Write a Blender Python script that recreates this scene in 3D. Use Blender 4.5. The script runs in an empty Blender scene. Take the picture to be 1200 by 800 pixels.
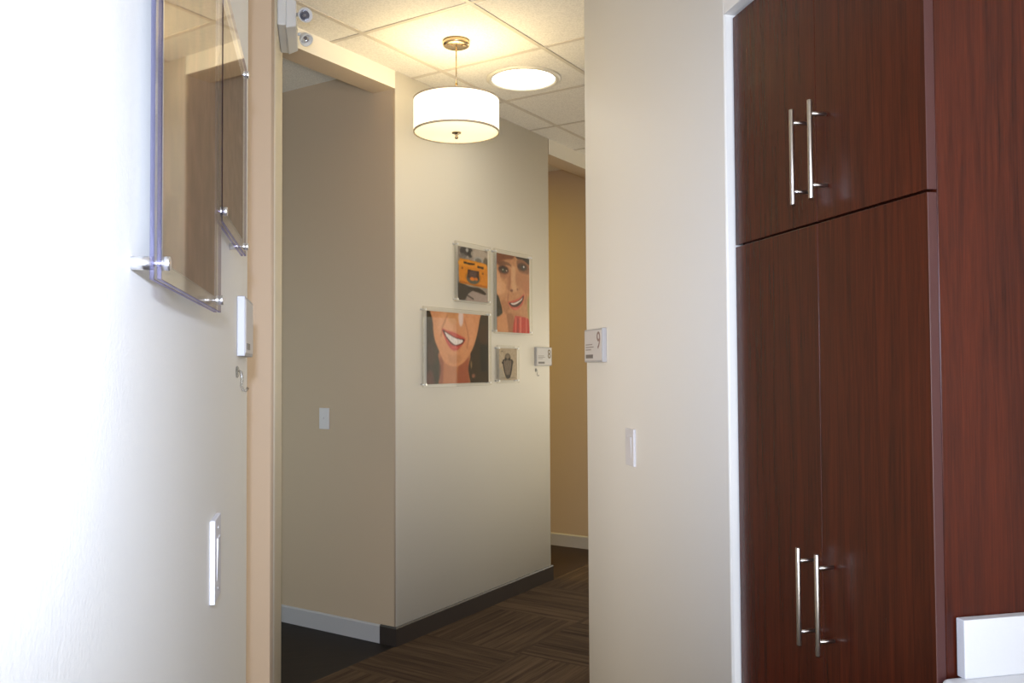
import bpy, bmesh, math, random
import numpy as np
from mathutils import Vector, Matrix

random.seed(4)
S = 2 ** -.5
PI = math.pi
SC = bpy.context.scene
COL = SC.collection

# ------------------------------------------------------------------ helpers
def srgb(r, g, b):
    f = lambda c: (c / 255 / 12.92) if c / 255 <= .04045 else ((c / 255 + .055) / 1.055) ** 2.4
    return (f(r), f(g), f(b), 1)

def new_mat(name):
    m = bpy.data.materials.new(name); m.use_nodes = True
    nt = m.node_tree
    return m, nt, nt.nodes['Principled BSDF'], nt.links

def plain(name, col, rough=.5, metal=0, spec=.5, coat=0, bump=0, bscale=60, var=0):
    m, nt, p, L = new_mat(name)
    p.inputs['Base Color'].default_value = col
    p.inputs['Roughness'].default_value = rough
    p.inputs['Metallic'].default_value = metal
    p.inputs['Specular IOR Level'].default_value = spec
    p.inputs['Coat Weight'].default_value = coat
    if bump or var:
        tc = nt.nodes.new('ShaderNodeTexCoord')
        n = nt.nodes.new('ShaderNodeTexNoise'); n.inputs['Scale'].default_value = bscale
        n.inputs['Detail'].default_value = 3
        L.new(tc.outputs['Object'], n.inputs['Vector'])
        if bump:
            b = nt.nodes.new('ShaderNodeBump'); b.inputs['Strength'].default_value = bump
            b.inputs['Distance'].default_value = .002
            L.new(n.outputs['Fac'], b.inputs['Height']); L.new(b.outputs['Normal'], p.inputs['Normal'])
        if var:
            mx = nt.nodes.new('ShaderNodeMix'); mx.data_type = 'RGBA'
            mx.inputs[6].default_value = tuple(c * (1 - var) for c in col[:3]) + (1,)
            mx.inputs[7].default_value = tuple(min(1, c * (1 + var)) for c in col[:3]) + (1,)
            L.new(n.outputs['Fac'], mx.inputs[0]); L.new(mx.outputs[2], p.inputs['Base Color'])
    return m

def emit(name, col, strength, base=(.8, .8, .8, 1)):
    m, nt, p, L = new_mat(name)
    p.inputs['Base Color'].default_value = base
    p.inputs['Roughness'].default_value = .6
    p.inputs['Emission Color'].default_value = col
    p.inputs['Emission Strength'].default_value = strength
    return m

def clear(name, tint=(.99, .99, .99, 1), gl=(1, 1, 1, 1), rough=.03, ior=1.49):
    """thin clear acrylic sheet: Fresnel reflection over straight transmission"""
    m, nt, p, L = new_mat(name)
    nt.nodes.remove(p)
    out = nt.nodes['Material Output']
    t = nt.nodes.new('ShaderNodeBsdfTransparent'); t.inputs['Color'].default_value = tint
    g = nt.nodes.new('ShaderNodeBsdfGlossy'); g.inputs['Roughness'].default_value = rough
    g.inputs['Color'].default_value = gl
    fr = nt.nodes.new('ShaderNodeFresnel')
    ge = nt.nodes.new('ShaderNodeNewGeometry')               # the sheet mirrors once, where the light meets it
    io = nt.nodes.new('ShaderNodeMix'); io.inputs[2].default_value = ior; io.inputs[3].default_value = 1.0001
    L.new(ge.outputs['Backfacing'], io.inputs[0]); L.new(io.outputs[0], fr.inputs['IOR'])
    mx = nt.nodes.new('ShaderNodeMixShader')
    L.new(fr.outputs[0], mx.inputs[0]); L.new(t.outputs[0], mx.inputs[1]); L.new(g.outputs[0], mx.inputs[2])
    L.new(mx.outputs[0], out.inputs['Surface'])
    return m

def wood(name, a, b, rough, scale=(26, 26, 1.3), coat=.08):
    m, nt, p, L = new_mat(name)
    tc = nt.nodes.new('ShaderNodeTexCoord')
    oi = nt.nodes.new('ShaderNodeObjectInfo')
    add = nt.nodes.new('ShaderNodeVectorMath'); add.operation = 'MULTIPLY_ADD'
    L.new(oi.outputs['Random'], add.inputs[0]); add.inputs[1].default_value = (3.7, 5.1, 2.3)
    L.new(tc.outputs['Object'], add.inputs[2])
    mp = nt.nodes.new('ShaderNodeMapping'); mp.inputs['Scale'].default_value = scale
    L.new(add.outputs[0], mp.inputs['Vector'])
    n1 = nt.nodes.new('ShaderNodeTexNoise'); n1.inputs['Scale'].default_value = 1.6
    n1.inputs['Detail'].default_value = 7; n1.inputs['Roughness'].default_value = .62; n1.inputs['Distortion'].default_value = .9
    L.new(mp.outputs[0], n1.inputs['Vector'])
    n2 = nt.nodes.new('ShaderNodeTexNoise'); n2.inputs['Scale'].default_value = 9
    n2.inputs['Detail'].default_value = 3
    L.new(mp.outputs[0], n2.inputs['Vector'])
    ma = nt.nodes.new('ShaderNodeMath'); ma.operation = 'MULTIPLY_ADD'
    L.new(n2.outputs['Fac'], ma.inputs[0]); ma.inputs[1].default_value = .45
    L.new(n1.outputs['Fac'], ma.inputs[2])
    r = nt.nodes.new('ShaderNodeValToRGB')
    r.color_ramp.elements[0].position = .42; r.color_ramp.elements[0].color = a
    r.color_ramp.elements[1].position = 1.0; r.color_ramp.elements[1].color = b
    L.new(ma.outputs[0], r.inputs[0]); L.new(r.outputs[0], p.inputs['Base Color'])
    p.inputs['Roughness'].default_value = rough
    p.inputs['Specular IOR Level'].default_value = .32; p.inputs['Coat Weight'].default_value = coat; p.inputs['Coat Roughness'].default_value = .3
    return m

# -- mesh builders
def add_box(bm, x0, x1, y0, y1, z0, z1, bev=0, seg=2, mat=0):
    r = bmesh.ops.create_cube(bm, size=1)
    vs = r['verts']
    bmesh.ops.scale(bm, vec=(x1 - x0, y1 - y0, z1 - z0), verts=vs)
    bmesh.ops.translate(bm, vec=((x0 + x1) / 2, (y0 + y1) / 2, (z0 + z1) / 2), verts=vs)
    fs = set(f for v in vs for f in v.link_faces)
    for f in fs: f.material_index = mat
    if bev:
        es = list(set(e for f in fs for e in f.edges))
        bmesh.ops.bevel(bm, geom=es, offset=bev, segments=seg, profile=.5, affect='EDGES')
    return bm

def add_cyl(bm, p0, p1, r0, r1=None, n=20, mat=0, caps=True, bev=0):
    r1 = r0 if r1 is None else r1
    p0, p1 = Vector(p0), Vector(p1)
    d = p1 - p0
    M = Matrix.Translation((p0 + p1) / 2) @ d.to_track_quat('Z', 'Y').to_matrix().to_4x4()
    r = bmesh.ops.create_cone(bm, cap_ends=caps, segments=n, radius1=r0, radius2=r1, depth=d.length, matrix=M)
    fs = set(f for v in r['verts'] for f in v.link_faces)
    for f in fs:
        f.material_index = mat; f.smooth = len(f.verts) == 4
    if bev and caps:
        es = [e for e in set(e for f in fs for e in f.edges) if any(len(f.verts) > 4 for f in e.link_faces)]
        bmesh.ops.bevel(bm, geom=es, offset=bev, segments=2, profile=.5, affect='EDGES')
    return bm

def add_lathe(bm, prof, n=48, mat=0, closed=False):
    """prof: (radius, z) pairs, spun about local z"""
    rings = []
    for r, z in prof:
        if r < 1e-6: rings.append([bm.verts.new((0, 0, z))])
        else: rings.append([bm.verts.new((r * math.cos(2 * PI * k / n), r * math.sin(2 * PI * k / n), z)) for k in range(n)])
    pairs = list(zip(rings, rings[1:])) + ([(rings[-1], rings[0])] if closed else [])
    for a, b in pairs:
        for k in range(n):
            k2 = (k + 1) % n
            if len(a) == 1: vs = (a[0], b[k2], b[k])
            elif len(b) == 1: vs = (a[k], a[k2], b[0])
            else: vs = (a[k], a[k2], b[k2], b[k])
            f = bm.faces.new(vs); f.material_index = mat; f.smooth = True
    bmesh.ops.recalc_face_normals(bm, faces=bm.faces)
    return bm

def tube(bm, pts, r, n=10, mat=0):
    pts = [Vector(p) for p in pts]
    rings = []
    for i, p in enumerate(pts):
        t = (pts[min(i + 1, len(pts) - 1)] - pts[max(i - 1, 0)]).normalized()
        q = t.to_track_quat('Z', 'Y')
        rings.append([bm.verts.new(p + q @ Vector((r * math.cos(2 * PI * k / n), r * math.sin(2 * PI * k / n), 0))) for k in range(n)])
    for a, b in zip(rings, rings[1:]):
        for k in range(n):
            f = bm.faces.new((a[k], a[(k + 1) % n], b[(k + 1) % n], b[k])); f.smooth = True; f.material_index = mat
    bm.faces.new(rings[0][::-1]); bm.faces.new(rings[-1])
    bmesh.ops.recalc_face_normals(bm, faces=bm.faces)
    return bm

def obj(name, bm, mats, parent=None, loc=None, rot=None):
    me = bpy.data.meshes.new(name); bm.to_mesh(me); bm.free()
    for m in (mats if isinstance(mats, (list, tuple)) else [mats]): me.materials.append(m)
    o = bpy.data.objects.new(name, me); COL.objects.link(o)
    if parent: o.parent = parent
    if loc: o.location = loc
    if rot is not None: o.rotation_euler = (0, 0, rot)
    return o

def thing(name, label, cat, loc, rot=0, group=None):
    o = bpy.data.objects.new(name, None); COL.objects.link(o)
    o.empty_display_size = .1
    o.location = loc; o.rotation_euler = (0, 0, rot)
    o['label'] = label; o['category'] = cat
    if group: o['group'] = group
    return o

def tag(o, label, cat, group=None):
    o['label'] = label; o['category'] = cat
    if group: o['group'] = group
    return o

def B(): return bmesh.new()

# -- picture-wall frame: u along the hall, v behind the wall face
CX, CY = .376, 4.4274
def W(u, v): return (CX + S * (u - v), CY + S * (u + v))

def footprint(name, pts, z0, z1, mats, kind='structure'):
    """extruded plan outline; pts = [(x, y, corner radius, material of the side that starts here)]"""
    out = []
    n = len(pts)
    for i in range(n):
        x, y, r, mi = pts[i]
        if r <= 0: out.append((x, y, mi, mi)); continue
        p = Vector((x, y)); a = Vector(pts[i - 1][:2]); b = Vector(pts[(i + 1) % n][:2])
        da, db = (a - p).normalized(), (b - p).normalized()
        ang = math.acos(max(-1, min(1, da.dot(db))))
        t = r / math.tan(ang / 2)
        c = p + (da + db).normalized() * (r / math.sin(ang / 2))
        s0, s1 = p + da * t - c, p + db * t - c
        a0 = math.atan2(s0.y, s0.x); da_ = (math.atan2(s1.y, s1.x) - a0 + PI) % (2 * PI) - PI
        for k in range(7):
            th = a0 + da_ * k / 6
            m = mi if k == 6 else (pts[i - 1][3] if k < 3 else mi)
            out.append((c.x + r * math.cos(th), c.y + r * math.sin(th), m, 's'))
    bm = B()
    lo = [bm.verts.new((p[0], p[1], z0)) for p in out]
    hi = [bm.verts.new((p[0], p[1], z1)) for p in out]
    for i in range(len(out)):
        j = (i + 1) % len(out)
        f = bm.faces.new((lo[i], lo[j], hi[j], hi[i])); f.material_index = out[i][2]
        f.smooth = out[i][3] == 's' and out[j][3] == 's'
    f = bm.faces.new(lo); f.material_index = pts[0][3]
    f = bm.faces.new(hi); f.material_index = pts[0][3]
    bmesh.ops.recalc_face_normals(bm, faces=bm.faces)
    o = obj(name, bm, mats); o['kind'] = kind
    return o

# ------------------------------------------------------------------ materials
M_white = plain('paint_white', srgb(230, 227, 220), .55, bump=.12, bscale=180)
M_cream = plain('paint_cream', srgb(228, 221, 206), .55, bump=.12, bscale=180)
M_tan = plain('paint_tan', srgb(188, 168, 144), .55, bump=.12, bscale=180)
M_trimgrey = plain('base_grey', srgb(176, 174, 176), .45)
M_trimdark = plain('base_dark', srgb(50, 42, 38), .42)
M_grid = plain('ceiling_grid_shaded', srgb(196, 186, 172), .5)  # white grid darkened in colour to stand for shadow lines at tile edges
M_plate = plain('switch_white', srgb(208, 206, 209), .5)
M_sol = plain('solid_surface_white', srgb(216, 217, 221), .28, var=.02, bscale=220)
M_steel = plain('brushed_steel', srgb(205, 198, 190), .3, metal=1)
M_nickel = plain('nickel', srgb(190, 170, 140), .25, metal=1)
M_chrome = plain('satin_chrome', srgb(245, 245, 248), .28, metal=1)
M_cherry = wood('cherry_laminate', srgb(40, 14, 8), srgb(84, 31, 15), .26, scale=(34, 34, 1.5))
M_edge = plain('cherry_edge', srgb(72, 38, 36), .4)
M_kick = plain('toe_kick_dark', srgb(30, 16, 12), .7)  # very dark brown of the toe kicks
M_acr = clear('acrylic_clear')
M_acre = clear('acrylic_edge', tint=srgb(196, 194, 226), gl=srgb(190, 186, 225), ior=1.7)
M_acrw = clear('acrylic_edge_clear', tint=srgb(236, 234, 226), gl=srgb(255, 250, 236), rough=.12, ior=1.5)
M_signs = plain('sign_side_grey', srgb(176, 174, 175), .45)
M_signw = plain('sign_white', srgb(206, 202, 200), .4)
M_signg = plain('sign_insert_grey', srgb(118, 112, 108), .5)
M_signtxt = plain('sign_text_grey', srgb(150, 140, 136), .5)
M_signnum = plain('sign_number_brown', srgb(140, 118, 112), .5)
M_sign8 = plain('sign_number_ochre', srgb(122, 98, 58), .5)
M_exit = plain('thermoplastic_white', srgb(214, 214, 212), .4)
M_exitlens = plain('lamp_reflector', srgb(225, 228, 235), .12, metal=1)
M_lens = clear('lamp_lens', rough=.02)
M_rim = plain('light_trim', srgb(214, 206, 190), .4)
M_bulb = plain('bulb_dark', srgb(120, 116, 120), .3)

def ceiling_mat():
    m, nt, p, L = new_mat('ceiling_tile')
    tc = nt.nodes.new('ShaderNodeTexCoord')
    n = nt.nodes.new('ShaderNodeTexNoise'); n.inputs['Scale'].default_value = 130; n.inputs['Detail'].default_value = 4
    L.new(tc.outputs['Object'], n.inputs['Vector'])
    r = nt.nodes.new('ShaderNodeValToRGB')
    r.color_ramp.elements[0].position = .35; r.color_ramp.elements[0].color = srgb(212, 206, 196)
    r.color_ramp.elements[1].position = .6; r.color_ramp.elements[1].color = srgb(228, 222, 212)
    L.new(n.outputs['Fac'], r.inputs[0]); L.new(r.outputs[0], p.inputs['Base Color'])
    b = nt.nodes.new('ShaderNodeBump'); b.inputs['Strength'].default_value = .25; b.inputs['Distance'].default_value = .002
    L.new(n.outputs['Fac'], b.inputs['Height']); L.new(b.outputs['Normal'], p.inputs['Normal'])
    p.inputs['Roughness'].default_value = .9
    return m
M_ceil = ceiling_mat()

def carpet_mat():
    m, nt, p, L = new_mat('carpet_tile')
    N = nt.nodes
    def math_(op, a, b=None, c=None):
        n = N.new('ShaderNodeMath'); n.operation = op
        for i, x in enumerate((a, b, c)):
            if x is None: continue
            if isinstance(x, (int, float)): n.inputs[i].default_value = x
            else: L.new(x, n.inputs[i])
        return n.outputs[0]
    tc = N.new('ShaderNodeTexCoord')
    mp = N.new('ShaderNodeMapping'); mp.inputs['Rotation'].default_value = (0, 0, -PI / 4)
    L.new(tc.outputs['Object'], mp.inputs['Vector'])
    sp = N.new('ShaderNodeSeparateXYZ'); L.new(mp.outputs[0], sp.inputs[0])
    T = .6
    u = math_('DIVIDE', math_('ADD', sp.outputs[0], 10.17), T); v = math_('DIVIDE', math_('ADD', sp.outputs[1], 10.33), T)
    fu, fv = math_('FLOOR', u), math_('FLOOR', v)
    par = math_('MODULO', math_('ADD', fu, fv), 2)          # alternate turn of the tiles
    inv = math_('SUBTRACT', 1, par)
    a = math_('ADD', math_('MULTIPLY', u, par), math_('MULTIPLY', v, inv))
    b = math_('ADD', math_('MULTIPLY', v, par), math_('MULTIPLY', u, inv))
    tid = math_('ADD', math_('MULTIPLY', fu, 3.7), math_('MULTIPLY', fv, 7.3))
    cv = N.new('ShaderNodeCombineXYZ')
    L.new(math_('MULTIPLY', a, 13), cv.inputs[0]); L.new(math_('MULTIPLY', b, .5), cv.inputs[1]); L.new(tid, cv.inputs[2])
    n1 = N.new('ShaderNodeTexNoise'); n1.inputs['Scale'].default_value = 1.7; n1.inputs['Detail'].default_value = 4
    n1.inputs['Roughness'].default_value = .7
    L.new(cv.outputs[0], n1.inputs['Vector'])
    n2 = N.new('ShaderNodeTexNoise'); n2.inputs['Scale'].default_value = 260; n2.inputs['Detail'].default_value = 2
    L.new(tc.outputs['Object'], n2.inputs['Vector'])
    wn = N.new('ShaderNodeTexWhiteNoise'); wn.noise_dimensions = '1D'; L.new(tid, wn.inputs['W'])
    f = math_('ADD', math_('ADD', math_('MULTIPLY', n1.outputs['Fac'], .9), math_('MULTIPLY', n2.outputs['Fac'], .22)), math_('MULTIPLY', wn.outputs['Value'], .10))
    r = N.new('ShaderNodeValToRGB')
    e = r.color_ramp.elements
    e[0].position = .38; e[0].color = srgb(50, 39, 31)
    e[1].position = .84; e[1].color = srgb(104, 86, 68)
    q = e.new(.58); q.color = srgb(74, 59, 46)
    L.new(f, r.inputs[0]); L.new(r.outputs[0], p.inputs['Base Color'])
    bp = N.new('ShaderNodeBump'); bp.inputs['Strength'].default_value = .5; bp.inputs['Distance'].default_value = .004
    L.new(f, bp.inputs['Height']); L.new(bp.outputs[0], p.inputs['Normal'])
    p.inputs['Roughness'].default_value = .95; p.inputs['Specular IOR Level'].default_value = .1
    return m
M_carpet = carpet_mat()
M_darkfloor = wood('dark_plank', srgb(22, 17, 15), srgb(38, 30, 26), .6, scale=(1.4, 22, 22), coat=0)
M_brownfloor = wood('brown_plank', srgb(34, 21, 15), srgb(56, 36, 25), .5, scale=(1.4, 22, 22), coat=0)

# ------------------------------------------------------------------ setting
H = 2.957
XL, XR = -.165, .945

def slab(name, pts, z0, z1, m):
    return footprint(name, [(p[0], p[1], 0, 0) for p in pts], z0, z1, [m])

# floors
slab('floor', [(-.165, -2.2), (1.62, -2.2), (1.62, 1.9), (3.0, 1.9), W(5.3, -1.6), W(5.3, 0), W(-.766, 0), (-.165, 3.29), (-.165, 2.07)], -.06, 0, M_carpet)
slab('floor.001', [W(0.0, .001), W(.13, 3.1), W(-1.8, 3.1), W(-1.8, .149), W(-.766, .149), W(-.766, .001)], -.06, 0, M_darkfloor)
slab('floor.002', [W(2.7, .001), W(2.7, 3.1), W(.1, 3.1), W(.1, .149), W(1.595, .149), W(1.595, .001)], -.06, 0, M_brownfloor)
slab('floor.003', [(-2.6, .8), (-.285, .8), (-.285, 2.07), (-.166, 2.07), (-.166, 3.29), (-2.6, 3.29)], -.06, 0, M_darkfloor)

# walls; the sides carry their own paint (0 cream/white, 1 tan of the rooms behind)
footprint('wall_left', [(XL, -2.2, 0, 0), (XL, 2.07, .012, 1), (XL - .12, 2.07, 0, 1), (XL - .12, -2.2, 0, 1)], 0, H + .06, [M_white, M_tan])
slab('wall_header', [(XL, 2.07), (XL, 3.29), (XL - .12, 3.29), (XL - .12, 2.07)], 2.86, H + .06, M_white)
footprint('wall_stub', [(XL, 3.29, .016, 0), (*W(-.766, 0), .016, 1), (*W(-.766, .148), 0, 1), (*W(-1.587, .148), 0, 1), (-2.6, 3.41, 0, 1), (-2.6, 3.29, 0, 1)],
          0, H + .06, [M_cream, M_tan])
footprint('wall_hall', [(*W(0, 0), .012, 0), (*W(1.595, 0), .012, 1), (*W(1.595, .148), 0, 1), (*W(.12, .148), 0, 1), (*W(.12, 3.1), 0, 1), (*W(0, 3.1), 0, 1)],
          0, H + .06, [M_cream, M_tan])
def header(name, u0, u1, z0):
    # hall side cream, underside and room side tan
    bm = B()
    P = [W(u0, 0), W(u1, 0), W(u1, .148), W(u0, .148)]
    lo = [bm.verts.new((x, y, z0)) for x, y in P]; hi = [bm.verts.new((x, y, H + .06)) for x, y in P]
    for i in range(4):
        j = (i + 1) % 4
        f = bm.faces.new((lo[i], lo[j], hi[j], hi[i])); f.material_index = 0 if i == 0 else 1
    f = bm.faces.new(lo); f.material_index = 1
    bm.faces.new(hi)
    bmesh.ops.recalc_face_normals(bm, faces=bm.faces)
    o = obj(name, bm, [M_cream, M_tan]); o['kind'] = 'structure'
header('wall_header.001', -.766, 0, 2.864)
header('wall_header.002', 1.595, 2.567, 2.853)
footprint('wall_hall.001', [(*W(2.567, 0), .012, 0), (*W(5.3, 0), 0, 0), (*W(5.3, .148), 0, 1), (*W(2.69, .148), 0, 1), (*W(2.69, 3.1), 0, 1), (*W(2.567, 3.1), 0, 1)],
          0, H + .06, [M_cream, M_tan])
slab('wall_back', [W(-1.8, 3.1), W(0, 3.1), W(0, 3.22), W(-1.8, 3.22)], 0, H + .06, M_tan)
slab('wall_back.001', [W(.12, 3.1), W(2.567, 3.1), W(2.567, 3.22), W(.12, 3.22)], 0, H + .06, M_tan)
slab('wall_side', [W(-1.587, .148), W(-1.587, 3.1), W(-1.707, 3.1), W(-1.707, .148)], 0, H + .06, M_tan)
slab('wall_far', [W(5.3, .148), W(5.3, -1.6), W(5.42, -1.6), W(5.42, .148)], 0, H + .06, M_cream)
slab('wall_side.001', [(-2.6, .8), (-2.6, 3.41), (-2.72, 3.41), (-2.72, .8)], 0, H + .06, M_tan)
slab('wall_side.002', [(-2.72, .68), (-.285, .68), (-.285, .8), (-2.72, .8)], 0, H + .06, M_tan)
eR = (XR, 2.982)
pR = (XR + S * 4.4, 2.982 + S * 4.4)
footprint('wall_right', [(XR, 1.874, .006, 0), (*eR, .012, 0), (*pR, 0, 0), (pR[0] + .085, pR[1] - .085, 0, 0), (XR + .12, 2.93, 0, 0), (XR + .12, 1.99, 0, 0), (1.62, 1.99, 0, 0), (1.62, 1.874, 0, 0)],
          0, H + .06, [M_white])
slab('wall_right.001', [(1.62, -2.2), (1.62, 1.99), (1.74, 1.99), (1.74, -2.2)], 0, H + .06, M_white)
slab('wall_near', [(-.285, -2.32), (1.74, -2.32), (1.74, -2.2), (-.285, -2.2)], 0, H + .06, M_white)
slab('wall_soffit', [(XR, 1.20), (XR, 1.874), (1.62, 1.874), (1.62, 1.20)], 2.262, H + .06, M_white)

# ceilings: lay-in tiles with a grid turned with the hall
def ceiling():
    bm = B()
    # ring of tiles drawn as one slab
    P = [(-2.72, -2.32), (1.74, -2.32), (1.74, 1.0), W(5.42, -4.2), W(5.42, .02), W(-.9, .02), (-2.72, 3.4)]
    lo = [bm.verts.new((x, y, H)) for x, y in P]; hi = [bm.verts.new((x, y, H + .08)) for x, y in P]
    for i in range(len(P)):
        j = (i + 1) % len(P); bm.faces.new((lo[i], lo[j], hi[j], hi[i]))
    bm.faces.new(lo[::-1]); bm.faces.new(hi)
    T = .606
    w = .011
    def bar(u0, u1, v0, v1, d):
        A = [W(u0, v0), W(u1, v0), W(u1, v1), W(u0, v1)]
        l = [bm.verts.new((x, y, H - d)) for x, y in A]; h = [bm.verts.new((x, y, H + .01)) for x, y in A]
        fs = [bm.faces.new((l[i], l[(i + 1) % 4], h[(i + 1) % 4], h[i])) for i in range(4)] + [bm.faces.new(l)]
        for f in fs: f.material_index = 1
    for k in range(-4, 9):
        u = .140 + T * k
        bar(u - w, u + w, -1.95 if k > -1 else -3.4, -.004, .0028)
    for k in range(-3, 0):
        v = -.201 + T * (k + 1)
        bar(v - .755, 5.28, v - w, v + w, .0036)
    bmesh.ops.recalc_face_normals(bm, faces=bm.faces)
    o = obj('ceiling', bm, [M_ceil, M_grid]); o['kind'] = 'structure'
ceiling()
slab('ceiling.001', [W(-1.8, .148), W(2.69, .148), W(2.69, 3.22), W(-1.8, 3.22)], 2.99, 3.06, M_ceil)

# baseboards
def base(name, path, h, t, m):
    """low skirting that follows a wall line; the room is on the right of the path"""
    bm = B()
    pts = [Vector(p) for p in path]
    off = []
    for i, p in enumerate(pts):
        ns = []
        if i: d = (p - pts[i - 1]).normalized(); ns.append(Vector((d.y, -d.x)))
        if i < len(pts) - 1: d = (pts[i + 1] - p).normalized(); ns.append(Vector((d.y, -d.x)))
        n = sum(ns, Vector((0, 0))).normalized()
        off.append(p + n * t / max(.3, n.dot(ns[0])))
    g = []
    for p, q in zip(pts, off):
        q2 = p + (q - p) * .45
        g.append([bm.verts.new((*p, .0)), bm.verts.new((*q, 0)), bm.verts.new((*q, h - .008)), bm.verts.new((*q2, h)), bm.verts.new((*p, h))])
    for a, b in zip(g, g[1:]):
        for k in range(5):
            bm.faces.new((a[k], b[k], b[(k + 1) % 5], a[(k + 1) % 5]))
    bm.faces.new(g[0]); bm.faces.new(g[-1][::-1])
    bmesh.ops.recalc_face_normals(bm, faces=bm.faces)
    o = obj(name, bm, m); o['kind'] = 'structure'
base('baseboard_hall', [W(0, .100), W(0, 0), W(1.595, 0), W(1.595, .1)], .097, .010, M_trimdark)
base('baseboard_room', [W(0, 3.1), W(0, .102)], .094, .009, M_trimgrey)
base('baseboard_room.001', [W(2.567, 3.1), W(2.567, .1)], .098, .010, M_trimgrey)
base('baseboard_far', [W(2.567, .1), W(2.567, 0), W(5.3, 0)], .097, .010, M_trimdark)
base('baseboard_left', [(XL, -2.2), (XL, 2.07)], .097, .010, M_trimdark)
base('baseboard_stub', [(XL - 2.3, 3.29), (XL, 3.29), (XL, 3.62)], .097, .010, M_trimdark)
base('baseboard_right', [eR, (XR, 1.876)], .097, .010, M_trimdark)

# ------------------------------------------------------------------ tall cherry cabinet
DX = .965                                   # door face
Y0, Y1, YS = 1.207, 1.868, 1.524            # near end, far end, middle seam
cab = thing('tall_cabinet', 'tall dark cherry cabinet with four doors and bar handles set into the white wall', 'cabinet', (DX, (Y0 + Y1) / 2, 0))
cy = (Y0 + Y1) / 2
bm = B(); add_box(bm, .0195, .64, Y0 + .001 - cy, Y1 - cy, .1, 2.252, .001, 1)
obj('cabinet_body', bm, M_cherry, cab)
bm = B(); add_box(bm, .07, .62, Y0 + .01 - cy, Y1 - .01 - cy, 0, .1)
obj('toe_kick', bm, M_kick, cab)

def door(ya, yb, z0, z1, hy, hz0, hz1):
    bm = B()
    add_box(bm, 0, .018, ya, yb, z0, z1, .0012, 2)
    for f in bm.faces:
        if f.normal.y < -.7 and ya < -.3: f.material_index = 1
    d = obj('door', bm, [M_cherry, M_edge], cab)
    bm = B()
    add_cyl(bm, (-.0355, hy, hz0), (-.0355, hy, hz1), .0048, n=20, bev=.0008)
    for t in (.137, .863):
        z = hz0 + (hz1 - hz0) * t
        add_cyl(bm, (-.0335, hy, z), (.0003, hy, z), .0036, n=14)
    obj('handle', bm, M_steel, d)
g = .0009
ys, ya, yb = YS - cy, Y0 - cy, Y1 - cy
hyn, hyf = 1.488 - cy, 1.554 - cy
ZG = 1.703
door(ya, ys - g, ZG + .0022, 2.253, hyn, 1.743, 1.936)
door(ys + g, yb, ZG + .0022, 2.253, hyf, 1.743, 1.936)
door(ya, ys - g, .102, ZG - .0022, hyn, .863, 1.056)
door(ys + g, yb, .102, ZG - .0022, hyf, .863, 1.056)

# worktop with its raised end splash, on a base unit
ct = thing('countertop', 'white solid-surface worktop with a raised end splash against the cherry cabinet', 'countertop', (1.29, -.45, .878))
bm = B(); add_box(bm, -.322, .328, -1.74, 1.6555, 0, .04, .011, 4)
obj('worktop', bm, M_sol, ct)
bm = B(); add_box(bm, 1.001 - 1.29, .328, 1.6365, 1.6555, .0402, .1335, .0018, 2)
obj('end_splash', bm, M_sol, ct)
bc = thing('base_cabinet', 'dark cherry base unit carrying the white worktop', 'cabinet', (1.29, -.45, 0))
bm = B(); add_box(bm, -.28, .328, -1.74, 1.654, .1, .8775, .001, 1); obj('cabinet_body', bm, M_cherry, bc)
bm = B(); add_box(bm, -.22, .328, -1.74, 1.654, 0, .1); obj('toe_kick', bm, M_kick, bc)
for k in range(6):
    a = -1.738 + k * .565
    bm = B(); add_box(bm, -.299, -.2805, a, a + .562, .105, .872, .0012, 2); d = obj('door', bm, M_cherry, bc)
    bm = B(); hx = a + (.53 if k % 2 == 0 else .03)
    add_cyl(bm, (-.334, hx, .64), (-.334, hx, .83), .0048, bev=.0008)
    for z in (.666, .804): add_cyl(bm, (-.333, hx, z), (-.2985, hx, z), .0036, n=14)
    obj('handle', bm, M_steel, d)

# ------------------------------------------------------------------ switches
def switch(name, label, loc, rot, w, h, style, screws=False):
    t = thing(name, label, 'light switch', loc, rot, 'light switch plates')
    bm = B(); add_box(bm, -w / 2, w / 2, -.008, 0, -h / 2, h / 2, .0014, 2); obj('plate', bm, M_plate, t)
    if style == 'rocker':
        bm = B()
        vs = [(-.0165, -.0079, -.033), (.0165, -.0079, -.033), (.0165, -.0079, .033), (-.0165, -.0079, .033),
              (-.0160, -.0084, -.0325), (.0160, -.0084, -.0325), (.0160, -.0102, .0325), (-.0160, -.0102, .0325)]
        V = [bm.verts.new(v) for v in vs]
        for q in ((4, 5, 6, 7), (0, 1, 5, 4), (1, 2, 6, 5), (2, 3, 7, 6), (3, 0, 4, 7), (3, 2, 1, 0)): bm.faces.new([V[i] for i in q])
        bmesh.ops.recalc_face_normals(bm, faces=bm.faces)
        obj('rocker', bm, M_plate, t)
    else:
        bm = B(); add_box(bm, -.006, .006, -.0095, -.0078, -.013, .013, .001, 1); 
        add_box(bm, -.0042, .0042, -.017, -.0085, -.001, .008, .0015, 2)
        obj('toggle', bm, M_plate, t)
    if screws:
        for z in (h * .37, -h * .37):
            bm = B(); add_cyl(bm, (0, -.0092, z), (0, -.0078, z), .0035, n=14, bev=.0006); obj('screw', bm, M_chrome, t)
switch('light_switch', 'tall white switch plate with shiny screws low on the bright left wall', (XL, 1.425, 1.122), PI / 2, .078, .128, 'rocker', True)
switch('light_switch', 'white rocker switch plate on the right wall between room sign and cherry cabinet', (XR, 2.527, 1.167), -PI / 2, .071, .114, 'rocker')
x, y = W(0, .498)
switch('light_switch', 'small white toggle switch plate on the tan wall inside the left doorway', (x, y, 1.143), -PI / 4, .071, .114, 'toggle')

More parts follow.
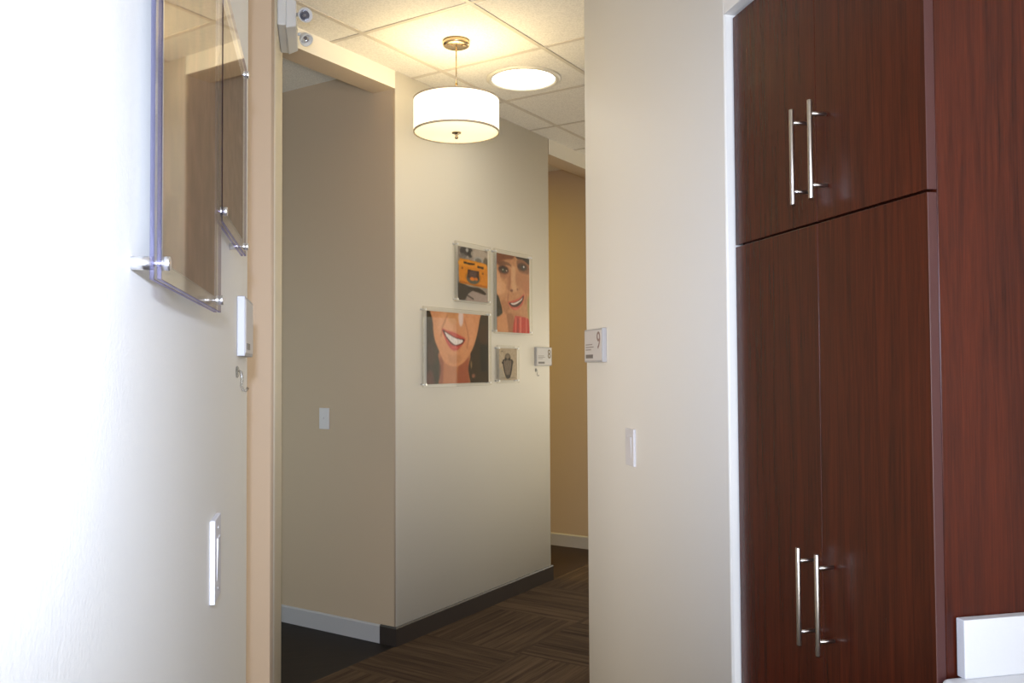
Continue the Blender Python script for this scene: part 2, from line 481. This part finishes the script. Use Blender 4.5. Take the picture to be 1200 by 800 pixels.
# ------------------------------------------------------------------ room signs
def sign(label, loc, rot, w, h, num=None, nmat=None, side=True):
    t = thing('room_sign', label, 'sign', loc, rot, 'room signs')
    bm = B(); add_box(bm, -w / 2, w / 2, -.016, 0, -h / 2, h / 2, .002, 2); obj('sign_body', bm, M_signs, t)
    bm = B(); add_box(bm, -w / 2 + .006, w / 2 - .006, -.0172, -.0158, -h / 2 + .006, h / 2 - .006, .0006, 1); obj('face_plate', bm, M_signw, t)
    bm = B(); add_box(bm, -w / 2 + .022, -w / 2 + .102, -.0182, -.017, -h / 2 + .014, -h / 2 + .027, .0004, 1); obj('slider', bm, M_signg, t)
    if num:
        bm = B()
        for k, (a, b) in enumerate(((0, .075), (0, .088), (0, .06))):
            z = .004 - k * .009
            add_box(bm, -w / 2 + .02 + a, -w / 2 + .02 + b, -.0177, -.017, z - .0018, z + .0018)
        obj('raised_lines', bm, M_signtxt, t)
        cu = bpy.data.curves.new('digit', 'FONT'); cu.body = num; cu.size = .084; cu.extrude = .0006
        cu.align_x = 'CENTER'; cu.align_y = 'CENTER'
        tmp = bpy.data.objects.new('digit', cu); COL.objects.link(tmp)
        dg = bpy.context.evaluated_depsgraph_get()
        me = bpy.data.meshes.new_from_object(tmp.evaluated_get(dg))
        bpy.data.objects.remove(tmp)
        me.transform(Matrix.Translation((w / 2 - .036, -.0176, .014)) @ Matrix.Rotation(PI / 2, 4, 'X'))
        me.materials.clear(); me.materials.append(nmat)
        o = bpy.data.objects.new('number', me); COL.objects.link(o); o.parent = t
    return t
sign('white room sign at the end of the left wall, seen almost edge-on beside the doorway', (XL, 1.908, 1.505), PI / 2, .2, .122)
sign('white room sign numbered 9 at the far end of the right wall', (XR, 2.856, 1.491), -PI / 2, .2, .116, '9', M_signnum)
x, y = W(1.49, 0)
sign('small white room sign numbered 8 beside the far doorway on the picture wall', (x, y, 1.484), PI / 4, .2, .122, '8', M_sign8)

def hook(label, loc, rot):
    bm = B()
    add_lathe(bm, [(0, 0), (.012, 0), (.012, .003), (.009, .005), (0, .005)], 20)
    bmesh.ops.rotate(bm, matrix=Matrix.Rotation(PI / 2, 3, 'X'), verts=bm.verts)
    pts = [(0, -.004, .002), (0, -.009, 0), (0, -.011, -.012), (0, -.010, -.028), (0, -.013, -.037), (0, -.019, -.038), (0, -.023, -.031)]
    tube(bm, pts, .003, 8)
    o = obj('wall_hook', bm, M_hook, None, loc, rot)
    tag(o, label, 'hook', 'clear wall hooks')
M_hook = clear('hook_clear', tint=srgb(225, 225, 225), rough=.08, ior=1.7)
hook('little clear plastic hook under the room sign on the left wall', (XL, 1.80, 1.412), PI / 2)
x, y = W(1.408, 0)
hook('little clear plastic hook under the number 8 room sign', (x, y, 1.395), PI / 4)

# ------------------------------------------------------------------ pictures in acrylic frames
def spline(pts, n=10):
    P = np.array(pts, float); out = []
    m = len(P)
    for i in range(m):
        a, b, c, d = P[i - 1], P[i], P[(i + 1) % m], P[(i + 2) % m]
        for k in range(n):
            t = k / n
            out.append(.5 * ((2 * b) + (c - a) * t + (2 * a - 5 * b + 4 * c - d) * t * t + (3 * b - a - 3 * c + d) * t ** 3))
    return np.array(out)

class Paint:
    """a small picture drawn shape by shape; u to the right, v downward, both 0..1"""
    def __init__(s, w, h, n, bg):
        s.nx, s.ny = n, max(8, int(n * h / w))
        s.U, s.V = np.meshgrid((np.arange(s.nx) + .5) / s.nx, (np.arange(s.ny) + .5) / s.ny)
        s.img = np.zeros((s.ny, s.nx, 3)); s.img[:] = bg
        s.rng = np.random.default_rng(7)
    def soft(s, m, k):
        for _ in range(k):
            for ax in (0, 1):
                p = np.pad(m, [(1, 1) if i == ax else (0, 0) for i in range(2)], mode='edge')
                m = (np.take(p, range(0, p.shape[ax] - 2), ax) + 2 * np.take(p, range(1, p.shape[ax] - 1), ax) + np.take(p, range(2, p.shape[ax]), ax)) / 4
        return m
    def put(s, m, col, soft=2, a=1.):
        m = s.soft(m.astype(float), soft)[..., None] * a
        s.img = s.img * (1 - m) + np.array(col, float) * m
    def poly(s, pts, col, soft=2, a=1., smooth=True):
        P = spline(pts) if smooth else np.array(pts, float)
        x, y = s.U, s.V; ins = np.zeros_like(x, bool)
        j = len(P) - 1
        for i in range(len(P)):
            xi, yi = P[i]; xj, yj = P[j]
            if yi != yj:
                c = ((yi > y) != (yj > y)) & (x < (xj - xi) * (y - yi) / (yj - yi) + xi)
                ins ^= c
            j = i
        s.put(ins, col, soft, a)
    def ell(s, cx, cy_, rx, ry, col, soft=2, a=1., rot=0):
        dx, dy = s.U - cx, s.V - cy_
        c, q = math.cos(rot), math.sin(rot)
        s.put(((dx * c + dy * q) / rx) ** 2 + ((-dx * q + dy * c) / ry) ** 2 < 1, col, soft, a)
    def line(s, pts, r, col, soft=1, a=1.):
        m = np.zeros_like(s.U, bool)
        asp = s.ny / s.nx
        for (x0, y0), (x1, y1) in zip(pts, pts[1:]):
            dx, dy = x1 - x0, (y1 - y0) * asp
            t = np.clip(((s.U - x0) * dx + (s.V - y0) * asp * dy) / (dx * dx + dy * dy + 1e-12), 0, 1)
            m |= np.hypot(s.U - x0 - t * dx, (s.V - y0) * asp - t * dy) < r
        s.put(m, col, soft, a)
    def mottle(s, amp, k):
        n = s.soft(s.rng.standard_normal((s.ny, s.nx)), k); n /= n.std() + 1e-9
        s.img += (n * amp)[..., None]

def pic_smile():
    p = Paint(.61, .405, 170, (74, 56, 40)); p.mottle(5, 6)
    p.poly([(0, 0), (.07, 0), (.08, .4), (.1, 1), (0, 1)], (66, 50, 36), 4, .9)
    p.ell(.06, .6, .05, .16, (98, 60, 48), 8, .6); p.ell(.05, .95, .07, .14, (122, 72, 66), 8, .7)
    p.ell(.15, .85, .05, .18, (58, 52, 32), 6, .8)
    p.poly([(.84, 0), (1, 0), (1, 1), (.66, 1), (.72, .6), (.8, .3)], (70, 54, 38), 4)
    p.ell(.92, .3, .1, .16, (96, 66, 48), 10, .5)
    p.poly([(.85, .44), (.985, .44), (.985, .83), (.86, .83)], (42, 36, 32), 3, .95, False)
    p.poly([(.2, .55), (.66, .55), (.645, .8), (.66, 1.1), (.2, 1.1), (.215, .8)], (196, 132, 94), 3)
    p.poly([(.5, .7), (.64, .64), (.65, .85), (.66, 1.1), (.48, 1.1)], (166, 88, 64), 9, .75)
    p.poly([(.19, .66), (.25, .7), (.23, 1.1), (.19, 1.1)], (150, 84, 64), 4, .6)
    p.poly([(.08, -.2), (.86, -.2), (.845, .08), (.80, .30), (.74, .47), (.645, .63), (.52, .74), (.40, .76), (.27, .70), (.19, .56), (.115, .38), (.09, .15)], (222, 160, 118), 2)
    p.ell(.28, .2, .12, .2, (232, 176, 136), 12, .8); p.ell(.68, .24, .08, .22, (228, 168, 128), 10, .7)
    p.ell(.42, .66, .12, .06, (206, 146, 106), 8, .7)
    p.poly([(.30, -.1), (.52, -.1), (.5, .1), (.40, .16), (.33, .1)], (212, 156, 108), 7, .8)
    p.ell(.53, .06, .04, .13, (236, 214, 208), 4, .95)
    p.line([(.31, .05), (.24, .2), (.215, .34)], .007, (176, 112, 80), 3, .7)
    p.line([(.585, .08), (.63, .22), (.655, .36), (.63, .5)], .008, (184, 116, 84), 4, .7)
    p.poly([(.228, .235), (.30, .255), (.40, .275), (.47, .30), (.53, .325), (.60, .365), (.585, .41), (.53, .47), (.47, .525), (.40, .53), (.33, .47), (.27, .36)], (205, 92, 84), 2)
    p.poly([(.24, .25), (.32, .29), (.43, .345), (.52, .365), (.585, .375), (.56, .43), (.49, .46), (.42, .465), (.35, .42), (.28, .33)], (92, 42, 38), 1)
    p.poly([(.27, .275), (.34, .31), (.43, .353), (.51, .372), (.565, .385), (.54, .425), (.48, .45), (.425, .452), (.36, .405), (.30, .34)], (238, 228, 222), 1)
    for a, b in (((.335, .31), (.345, .39)), ((.385, .335), (.39, .43)), ((.435, .355), (.437, .452)), ((.485, .368), (.485, .45)), ((.53, .378), (.525, .43))):
        p.line([a, b], .0022, (196, 182, 176), 1, .7)
    p.ell(.43, .495, .06, .016, (226, 122, 110), 3, .7)
    p.ell(.70, .74, .012, .06, (176, 150, 110), 3, .8); p.ell(.735, .9, .03, .03, (188, 128, 110), 4, .8)
    p.mottle(2, 2)
    return p.img

def pic_girl():
    p = Paint(.39, .485, 130, (206, 152, 112)); p.mottle(3, 8)
    p.poly([(-.1, -.1), (.55, -.1), (.5, .03), (.3, .06), (.1, .1), (-.1, .16)], (136, 84, 58), 5)
    p.poly([(.0, .12), (.15, .09), (.34, .1), (.44, .14), (.3, .135), (.1, .16)], (120, 76, 54), 3, .8)
    p.poly([(.48, -.1), (1.1, -.1), (1.1, .1), (.98, .08), (.8, .035), (.6, .02)], (52, 32, 26), 3)
    p.poly([(.6, .06), (.78, .03), (.98, .1), (.97, .2), (.8, .21), (.66, .18)], (140, 94, 70), 6, .85)
    p.ell(.78, .125, .15, .05, (84, 56, 46), 4, .9); p.ell(.80, .13, .07, .028, (66, 62, 66), 2); p.ell(.825, .12, .025, .014, (226, 222, 220), 1)
    p.ell(.2, .21, .17, .065, (160, 104, 78), 6, .8); p.ell(.2, .2, .15, .05, (96, 64, 50), 4); p.ell(.2, .205, .055, .033, (74, 72, 58), 2)
    p.ell(.29, .205, .02, .014, (220, 208, 198), 1, .9); p.ell(.18, .2, .012, .01, (240, 236, 230), 1)
    p.line([(.08, .19), (.18, .165), (.3, .19)], .014, (62, 40, 34), 2, .8)
    p.ell(.12, .43, .14, .1, (224, 172, 132), 10, .9); p.ell(.88, .4, .1, .1, (214, 150, 112), 10, .7)
    p.poly([(.44, .15), (.55, .15), (.56, .32), (.6, .45), (.46, .46), (.42, .33)], (222, 176, 138), 6, .9)
    p.line([(.40, .2), (.39, .36), (.36, .44)], .016, (176, 118, 84), 6, .7)
    p.ell(.44, .455, .045, .016, (112, 64, 50), 3, .85); p.ell(.62, .43, .03, .012, (150, 90, 68), 3, .7)
    p.line([(.34, .5), (.32, .6), (.36, .7)], .012, (164, 102, 76), 4, .7)
    p.line([(.86, .42), (.9, .5), (.86, .6)], .012, (176, 110, 80), 5, .6)
    p.poly([(-.1, .2), (.1, .28), (.12, .5), (-.1, .5)], (228, 178, 140), 9, .8)
    p.poly([(.6, .22), (.95, .24), (.98, .45), (.7, .4), (.58, .34)], (190, 132, 98), 10, .6)
    p.poly([(.36, .24), (.42, .3), (.38, .46), (.3, .42)], (178, 120, 88), 8, .6)
    p.poly([(.1, .27), (.3, .27), (.34, .3), (.14, .31)], (176, 122, 92), 5, .6)
    p.poly([(.12, .6), (.3, .62), (.34, .74), (.2, .74)], (178, 122, 88), 8, .6)
    p.poly([(.33, .615), (.48, .585), (.66, .545), (.82, .485), (.82, .56), (.73, .645), (.58, .70), (.44, .69)], (206, 104, 88), 2)
    p.poly([(.36, .622), (.5, .61), (.68, .565), (.81, .505), (.79, .565), (.7, .625), (.56, .665), (.44, .66)], (78, 38, 34), 1)
    p.poly([(.40, .622), (.52, .610), (.68, .572), (.78, .528), (.75, .565), (.64, .61), (.5, .642)], (236, 224, 216), 1)
    p.ell(.57, .685, .1, .012, (228, 140, 122), 3, .8)
    p.ell(.58, .78, .16, .05, (196, 140, 100), 7, .7)
    p.poly([(-.1, .50), (.03, .54), (.1, .62), (.16, .76), (.06, .82), (-.1, .84)], (66, 58, 44), 2)
    p.poly([(-.1, .85), (.06, .80), (.2, .76), (.3, .82), (.4, 1.1), (-.1, 1.1)], (214, 156, 114), 3)
    p.poly([(.3, .76), (.5, .8), (.52, 1.1), (.38, 1.1), (.32, .9)], (168, 112, 78), 6, .8)
    p.poly([(.94, .55), (1.1, .5), (1.1, .9), (.97, .82)], (172, 160, 108), 4, .9)
    p.poly([(.53, .81), (.62, .785), (.92, .80), (.98, .86), (.97, 1.1), (.5, 1.1)], (200, 66, 54), 2, 1)
    for u in (.565, .70, .73, .90): p.line([(u, .8), (u - .01, 1.05)], .012, (232, 158, 142), 2, .8)
    p.line([(.63, .82), (.62, 1.05)], .02, (150, 40, 36), 3, .7)
    p.mottle(2, 2)
    return p.img

def pic_camera():
    p = Paint(.305, .31, 130, (164, 152, 142)); p.mottle(7, 5)
    p.ell(.22, .08, .16, .09, (92, 86, 84), 4); p.ell(.4, .09, .1, .09, (66, 64, 62), 3, .8); p.ell(.3, .05, .05, .04, (180, 176, 172), 2)
    p.ell(.72, .1, .3, .1, (196, 182, 166), 6, .8); p.ell(.15, .18, .12, .06, (130, 122, 118), 4, .8)
    p.ell(.68, .21, .16, .07, (176, 172, 166), 2); p.ell(.68, .215, .11, .045, (132, 128, 122), 2)
    p.ell(.93, .25, .08, .12, (110, 98, 84), 5, .8)
    p.poly([(0, .69), (.3, .72), (.6, .76), (.5, .8), (.32, .88), (.22, .99), (0, 1.05)], (82, 74, 68), 3)
    p.poly([(.35, .76), (.7, .74), (.95, .84), (.7, .85), (.45, .79)], (72, 60, 50), 3)
    p.poly([(.4, .85), (.62, .82), (.95, .9), (1.05, 1.1), (.3, 1.1)], (178, 160, 150), 5)
    p.line([(.3, .9), (.5, .96)], .015, (84, 72, 66), 2, .8)
    p.poly([(.06, .245), (.14, .225), (.5, .235), (.85, .25), (.97, .28), (1.0, .45), (.985, .70), (.9, .72), (.5, .70), (.1, .685), (.05, .66), (.03, .45)], (222, 146, 38), 2)
    p.poly([(.08, .26), (.9, .27), (.9, .36), (.08, .35)], (236, 164, 56), 5, .7)
    p.line([(.06, .66), (.5, .685), (.97, .70)], .016, (176, 102, 26), 3, .8)
    p.line([(.2, .29), (.38, .30), (.54, .295)], .018, (84, 58, 34), 1); p.line([(.66, .335), (.84, .34)], .022, (88, 60, 32), 1)
    p.ell(.14, .4, .03, .02, (150, 92, 30), 2); p.ell(.83, .45, .03, .02, (150, 92, 30), 2)
    p.ell(.5, .55, .27, .13, (196, 128, 48), 3, .9); p.ell(.5, .56, .22, .115, (108, 106, 96), 2)
    p.poly([(.32, .41), (.70, .42), (.69, .58), (.31, .57)], (88, 58, 46), 1, 1, False)
    p.poly([(.4, .44), (.6, .44), (.58, .56), (.42, .56)], (112, 92, 96), 3, .7)
    p.ell(.47, .58, .08, .035, (226, 130, 36), 2); p.ell(.6, .575, .06, .03, (214, 128, 46), 2)
    p.mottle(3, 1)
    return p.img

def pic_small():
    p = Paint(.215, .195, 110, (190, 172, 148)); p.mottle(4, 6)
    p.poly([(.0, .65), (.2, .7), (.3, 1.0), (-.1, 1.1)], (172, 164, 152), 5, .8); p.ell(.5, .93, .45, .03, (160, 146, 128), 4, .8)
    p.line([(.14, .1), (.2, .08)], .012, (110, 96, 80), 1)
    p.line([(.2, .13), (.4, .06)], .006, (150, 134, 112), 1, .7)
    p.ell(.48, .3, .17, .15, (120, 106, 92), 2)
    p.ell(.48, .26, .09, .07, (146, 130, 112), 4, .8)
    p.poly([(.2, .40), (.3, .34), (.66, .34), (.76, .40), (.72, .66), (.62, .90), (.5, .945), (.38, .91), (.26, .68)], (62, 52, 44), 2)
    p.poly([(.27, .40), (.4, .36), (.6, .36), (.68, .42), (.64, .64), (.56, .84), (.48, .88), (.41, .85), (.32, .66)], (124, 108, 96), 2)
    for k in range(7):
        u = .31 + k * .055
        p.line([(u, .46), (u + (.48 - u) * .35, .84)], .006, (80, 68, 60) if k % 2 else (170, 154, 140), 1, .8)
    p.ell(.36, .34, .05, .05, (42, 28, 18), 2); p.ell(.58, .335, .045, .05, (42, 28, 18), 2)
    p.ell(.19, .45, .04, .04, (58, 48, 40), 2); p.ell(.76, .43, .035, .04, (70, 60, 50), 2)
    p.poly([(.4, .85), (.55, .84), (.54, .93), (.42, .94)], (70, 68, 64), 2, .9)
    p.mottle(2, 1)
    return p.img

def pic_brown(seed, tone):
    p = Paint(.4, .46, 90, tone); p.rng = np.random.default_rng(seed); p.mottle(10, 14)
    for k in range(22):
        u = p.rng.uniform(.0, 1); v = p.rng.uniform(.0, .9)
        p.line([(u, v), (u + p.rng.uniform(-.05, .03), v + p.rng.uniform(.1, .3))], .01, [min(255, c * 1.45) for c in tone], 3, .5)
    p.mottle(4, 2)
    return p.img

def print_mat(name):
    m, nt, p, L = new_mat(name)
    a = nt.nodes.new('ShaderNodeVertexColor'); a.layer_name = 'ink'
    L.new(a.outputs['Color'], p.inputs['Base Color'])
    p.inputs['Roughness'].default_value = .7; p.inputs['Specular IOR Level'].default_value = .1
    return m
M_print = print_mat('photo_print')

def print_obj(img, w, h, parent, x0, z0, y):
    """the photo itself: a real sheet whose inks are colours of a fine grid"""
    ny, nx = img.shape[:2]
    xs = x0 + np.arange(nx + 1) * w / nx; zs = z0 + h - np.arange(ny + 1) * h / ny
    X, Z = np.meshgrid(xs, zs)
    co = np.stack([X, np.full_like(X, y), Z], -1).reshape(-1, 3)
    idx = np.arange((nx + 1) * (ny + 1)).reshape(ny + 1, nx + 1)
    q = np.stack([idx[1:, :-1], idx[1:, 1:], idx[:-1, 1:], idx[:-1, :-1]], -1).reshape(-1, 4)
    # back of the sheet
    n0 = len(co)
    bk = [(x0, y + .0008, z0), (x0 + w, y + .0008, z0), (x0 + w, y + .0008, z0 + h), (x0, y + .0008, z0 + h)]
    verts = co.tolist() + bk
    faces = q.tolist() + [(n0 + 3, n0 + 2, n0 + 1, n0)]
    me = bpy.data.meshes.new('print'); me.from_pydata(verts, [], faces); me.update()
    c = np.clip(img.reshape(-1, 3) / 255, 0, 1)
    c = np.clip((c - .5) * 1.12 + .45, 0, 1)
    c = np.where(c <= .04045, c / 12.92, ((c + .055) / 1.055) ** 2.4)
    lay = me.color_attributes.new('ink', 'FLOAT_COLOR', 'CORNER')
    full = np.ones((len(me.loops), 4), np.float32) * .6
    full[:len(q) * 4, :3] = np.repeat(c, 4, axis=0)
    full[:, 3] = 1
    lay.data.foreach_set('color', full.ravel())
    me.materials.append(M_print)
    o = bpy.data.objects.new('print', me); COL.objects.link(o); o.parent = parent
    return o

def picture(label, loc, rot, w, h, img, pw, ph, px, pz, group, edge):
    """loc = lower left corner on the wall; local x right, z up, -y out of the wall"""
    t = thing('picture_frame', label, 'picture', loc, rot, group)
    for nm, y0, y1 in (('back_panel', -.0225, -.0185), ('front_panel', -.0285, -.0245)):
        bm = B(); add_box(bm, 0, w, y0, y1, 0, h, .0005, 1)
        for f in bm.faces:
            if abs(f.normal.y) < .9: f.material_index = 1
        obj(nm, bm, [M_acr, edge], t)
    o = print_obj(img, pw, ph, t, px, pz, -.0236)
    e = .016
    for x in (e, w - e):
        for z in (e, h - e):
            bm = B()
            add_cyl(bm, (x, 0, z), (x, -.0185, z), .0062, n=16)
            add_cyl(bm, (x, -.0185, z), (x, -.0285, z), .003, n=12)
            add_cyl(bm, (x, -.0285, z), (x, -.0335, z), .0066, n=16, bev=.001)
            obj('standoff', bm, M_chrome, t)
    return t
GP = 'acrylic picture frames on the hall wall'
def hallpic(label, u0, u1, z0, z1, img, margin=(.03, .03, .022, .022)):
    x, y = W(u0, 0)
    l, r, b, tp = margin
    picture(label, (x, y, z0), PI / 4, u1 - u0, z1 - z0, img, u1 - u0 - l - r, z1 - z0 - b - tp, l, b, GP, M_acrw)
# the sheets stand 2 to 3 cm off the wall
hallpic('widest hall picture, a close-up of a smiling mouth, in a clear frame', .196, .846, 1.310, 1.744, pic_smile(), (.033, .025, .017, .022))
hallpic('frame with photo of a yellow toy camera, topmost left of the hall pictures', .488, .842, 1.786, 2.130, pic_camera(), (.028, .026, .013, .026))
hallpic('tall hall picture of a smiling face above something red, in a clear frame', .882, 1.322, 1.620, 2.132, pic_girl(), (.032, .029, .010, .024))
hallpic('smallest frame with a grey beetle-like figure, below the smiling face picture', .912, 1.160, 1.318, 1.548, pic_small(), (.022, .022, .018, .018))
GL = 'acrylic picture frames on the left wall'
picture('nearest clear picture frame on the left wall, hung lower than its neighbour', (XL, .800, 1.498), PI / 2, .462, .53, pic_brown(3, (112, 78, 62)), .392, .47, .035, .02, GL, M_acre)
picture('farther clear frame on the left wall, hung higher, close to the doorway edge', (XL, 1.277, 1.630), PI / 2, .40, .355, pic_brown(9, (122, 92, 74)), .345, .300, .03, .028, GL, M_acre)

# ------------------------------------------------------------------ pendant, downlight, emergency light
M_shade = emit('lit_shade', srgb(255, 244, 216), 1.5, srgb(240, 232, 214))
M_diff = emit('lit_diffuser', srgb(255, 240, 190), 1.0, srgb(240, 234, 216))
M_band = plain('shade_band', srgb(206, 188, 160), .6)
PX, PY = .624, 3.961
pen = thing('pendant_lamp', 'lit drum pendant lamp with cream shade hanging from the hall ceiling', 'lamp', (PX, PY, H))
bm = B(); add_lathe(bm, [(0, -.028), (.052, -.028), (.062, -.023), (.064, -.016), (.064, 0), (0, 0)], 40); obj('canopy', bm, M_nickel, pen)
for sx, sy in ((-.034, -.022), (.034, -.022)):
    bm = B(); add_cyl(bm, (sx, sy, -.0285), (sx, sy, -.0325), .012, n=20, bev=.001); obj('cap_nut', bm, M_nickel, pen)
bm = B(); tube(bm, [(0, 0, -.027), (0, 0, -.25)], .0032, 10); obj('rod', bm, M_nickel, pen)
bm = B(); add_lathe(bm, [(0, -.20), (.005, -.20), (.011, -.245), (.013, -.285), (0, -.285)], 20)
for k in range(3):
    a = k * 2 * PI / 3 + .4
    tube(bm, [(.01 * math.cos(a), .01 * math.sin(a), -.282), (.198 * math.cos(a), .198 * math.sin(a), -.2855)], .0022, 8)
obj('spider', bm, M_nickel, pen)
zt, zb, R = -.283, -.434, .201
bm = B(); add_lathe(bm, [(R, zt), (R, zb), (R - .003, zb), (R - .003, zt)], 72, closed=True)
sh = obj('shade', bm, M_shade, pen)
for z in (zt, zb):
    bm = B(); add_lathe(bm, [(R + .0012, z - .004), (R + .0012, z + .004), (R - .0042, z + .004), (R - .0042, z - .004)], 72, closed=True)
    obj('shade_band', bm, M_band, sh)
bm = B(); add_lathe(bm, [(0, zb + .001), (R - .005, zb + .001), (R - .005, zb + .005), (0, zb + .005)], 64); obj('diffuser', bm, M_diff, pen)
bm = B(); add_lathe(bm, [(0, zb - .032), (.007, zb - .031), (.010, zb - .026), (.007, zb - .020), (.007, zb - .007), (.022, zb - .006), (.023, zb - .001), (0, zb)], 24); obj('finial', bm, M_nickel, pen)

M_disc = emit('lit_disc', (1, 1, .92, 1), 7.5)
dl = thing('ceiling_light', 'round flush ceiling light glowing white behind the pendant', 'light', (1.058, 4.410, H))
bm = B(); add_lathe(bm, [(.166, .002), (.170, -.010), (.186, -.012), (.198, -.006), (.199, 0), (.166, .003)], 64); obj('trim_ring', bm, M_rim, dl)
bm = B(); add_lathe(bm, [(.1685, -.003), (.12, -.0052), (0, -.007)], 64); obj('lens', bm, M_disc, dl)

em = thing('emergency_spotlight', 'white twin-head emergency light high on the wall beside the left doorway', 'light', (XL, 3.565, 2.742), PI / 2)
# local x along the wall, -y out of it
bm = B(); add_box(bm, -.155, .155, -.032, 0, .012, .125, .004, 2); obj('back_box', bm, M_exit, em)
bm = B()
V = [(-.150, -.032, .004), (.150, -.032, .004), (.138, -.071, .018), (-.138, -.071, .018), (-.150, -.032, .128), (.150, -.032, .128), (.138, -.071, .118), (-.138, -.071, .118)]
V = [bm.verts.new(v) for v in V]
for q in ((0, 1, 2, 3), (4, 7, 6, 5), (3, 2, 6, 7), (0, 3, 7, 4), (1, 5, 6, 2), (0, 4, 5, 1)): bm.faces.new([V[i] for i in q])
bmesh.ops.recalc_face_normals(bm, faces=bm.faces)
bmesh.ops.bevel(bm, geom=bm.edges[:], offset=.004, segments=2, profile=.5, affect='EDGES')
obj('front_cover', bm, M_exit, em)
for hx, d in ((-.165, Vector((-.86, -.32, -.22))), (.085, Vector((-.55, -.5, -.75)))):
    d.normalize()
    c = Vector((hx, -.104, .052 if hx < 0 else .052))
    bm = B()
    add_lathe(bm, [(0, -.030), (.012, -.030), (.022, -.016), (.0275, 0), (.0285, .010), (.0255, .010), (.021, -.006), (.008, -.016), (0, -.017)], 28)
    add_lathe(bm, [(0, .003), (.005, .001), (.0062, -.006), (.005, -.014), (0, -.016)], 14, mat=2)
    add_lathe(bm, [(0, .0085), (.0256, .0075)], 28, mat=1)
    for f in bm.faces:
        if f.material_index == 0 and f.calc_center_median().z > -.0165 and f.calc_center_median().xy.length < .0225 and f.normal.z > .1: f.material_index = 3
    q = d.to_track_quat('Z', 'Y').to_matrix().to_4x4()
    bmesh.ops.transform(bm, matrix=Matrix.Translation(c) @ q, verts=bm.verts)
    back = c - d * .024
    hd = obj('lamp_head', bm, [M_exit, M_lens, M_bulb, M_exitlens], em)
    bm = B(); a = Vector((min(max(hx, -.118), .118), -.068, .07))
    tube(bm, [a, (a + back) / 2 + Vector((0, -.006, .004)), back], .007, 10); obj('neck', bm, M_exit, hd)

# ------------------------------------------------------------------ light
def area(name, loc, sx, sy, power, col, direction=(0, 0, -1), spread=PI):
    l = bpy.data.lights.new(name, 'AREA'); l.shape = 'RECTANGLE'; l.size, l.size_y = sx, sy
    l.energy = power; l.color = col; l.spread = spread
    o = bpy.data.objects.new(name, l); COL.objects.link(o)
    o.location = loc; o.rotation_euler = Vector(direction).to_track_quat('-Z', 'Y').to_euler()
    return o
def point(name, loc, r, power, col):
    l = bpy.data.lights.new(name, 'POINT'); l.shadow_soft_size = r; l.energy = power; l.color = col
    o = bpy.data.objects.new(name, l); COL.objects.link(o); o.location = loc
    return o
def spot(name, loc, r, power, col, direction, ang, blend):
    l = bpy.data.lights.new(name, 'SPOT'); l.shadow_soft_size = r; l.energy = power; l.color = col
    l.spot_size = ang; l.spot_blend = blend
    o = bpy.data.objects.new(name, l); COL.objects.link(o); o.location = loc
    o.rotation_euler = Vector(direction).to_track_quat('-Z', 'Y').to_euler()
    return o
point('pendant_bulb', (PX, PY, H - .35), .05, 9.7, (1.000, 0.830, 0.490))
area('rear_fill', (.72, -2.17, 1.1), 1.6, 2.0, 70, (0.946, 0.986, 1.000), (0, 1, 0))   # unseen fill panel added behind the camera to lift the low walls
x, y = W(5.2, -.72)
area('hall_end_fill', (x, y, 1.4), 1.2, 2.0, 48, (1.000, 0.938, 0.769), (-S, -S, 0))  # fill panel added at the unseen hall end, grazes the picture wall
x, y = W(1.5, -1.2)
area('hall_side_fill', (x, y, .95), 1.2, 1.7, 6.0, (1.000, 0.967, 0.833), (-S, S, 0))   # fill panel added out of view to brighten the lower picture wall
x, y = W(-1.57, 1.6)
area('left_room_fill', (x, y, 1.2), 1.8, 1.7, 12.4, (0.857, 1.000, 0.964), (S, S, 0))  # added panel, no window modelled; brightens the tan doorway wall evenly
x, y = W(1.3, 1.7)
area('far_room_light', (x, y, 2.98), .6, .6, 35.1, (1.000, 0.736, 0.123))
area('side_room_fill', (-2.55, 2.0, 1.1), 2.0, 1.8, 55.2, (1.000, 0.913, 0.772), (1, 0, 0))  # unseen upright panel added to light the right wall through the opening
# the flash on top of the camera
spot('camera_flash', (-.02, -.02, 1.42 + .125), .018, 167.0, (0.625, 0.736, 1.000), (.19, 1, .02), math.radians(100), .9)

# ------------------------------------------------------------------ camera
yaw, pitch, roll = (math.radians(a) for a in (12.6085, 1.66679, -.3208))
f = Vector((math.sin(yaw) * math.cos(pitch), math.cos(yaw) * math.cos(pitch), math.sin(pitch)))
r = Vector((math.cos(yaw), -math.sin(yaw), 0)); u = r.cross(f)
rr = r * math.cos(roll) + u * math.sin(roll); uu = -r * math.sin(roll) + u * math.cos(roll)
cam = bpy.data.cameras.new('camera'); co = bpy.data.objects.new('camera', cam); COL.objects.link(co)
Mx = Matrix((rr, uu, -f)).transposed().to_4x4(); Mx.translation = (0, 0, 1.42)
co.matrix_world = Mx
cam.sensor_width = 36; cam.lens = 1003.6 / 1200 * 36; cam.clip_start = .02
SC.camera = co

w = bpy.data.worlds.new('world'); SC.world = w; w.use_nodes = True
w.node_tree.nodes['Background'].inputs[0].default_value = (.8, .85, 1, 1)
w.node_tree.nodes['Background'].inputs[1].default_value = .1
SC.view_settings.view_transform = 'Standard'; SC.view_settings.look = 'None'
SC.view_settings.gamma = 1; SC.view_settings.use_curve_mapping = False
SC.view_settings.exposure = 0.0
SC.cycles.max_bounces = 10; SC.cycles.diffuse_bounces = 6; SC.cycles.transparent_max_bounces = 16
SC.cycles.sample_clamp_indirect = 6
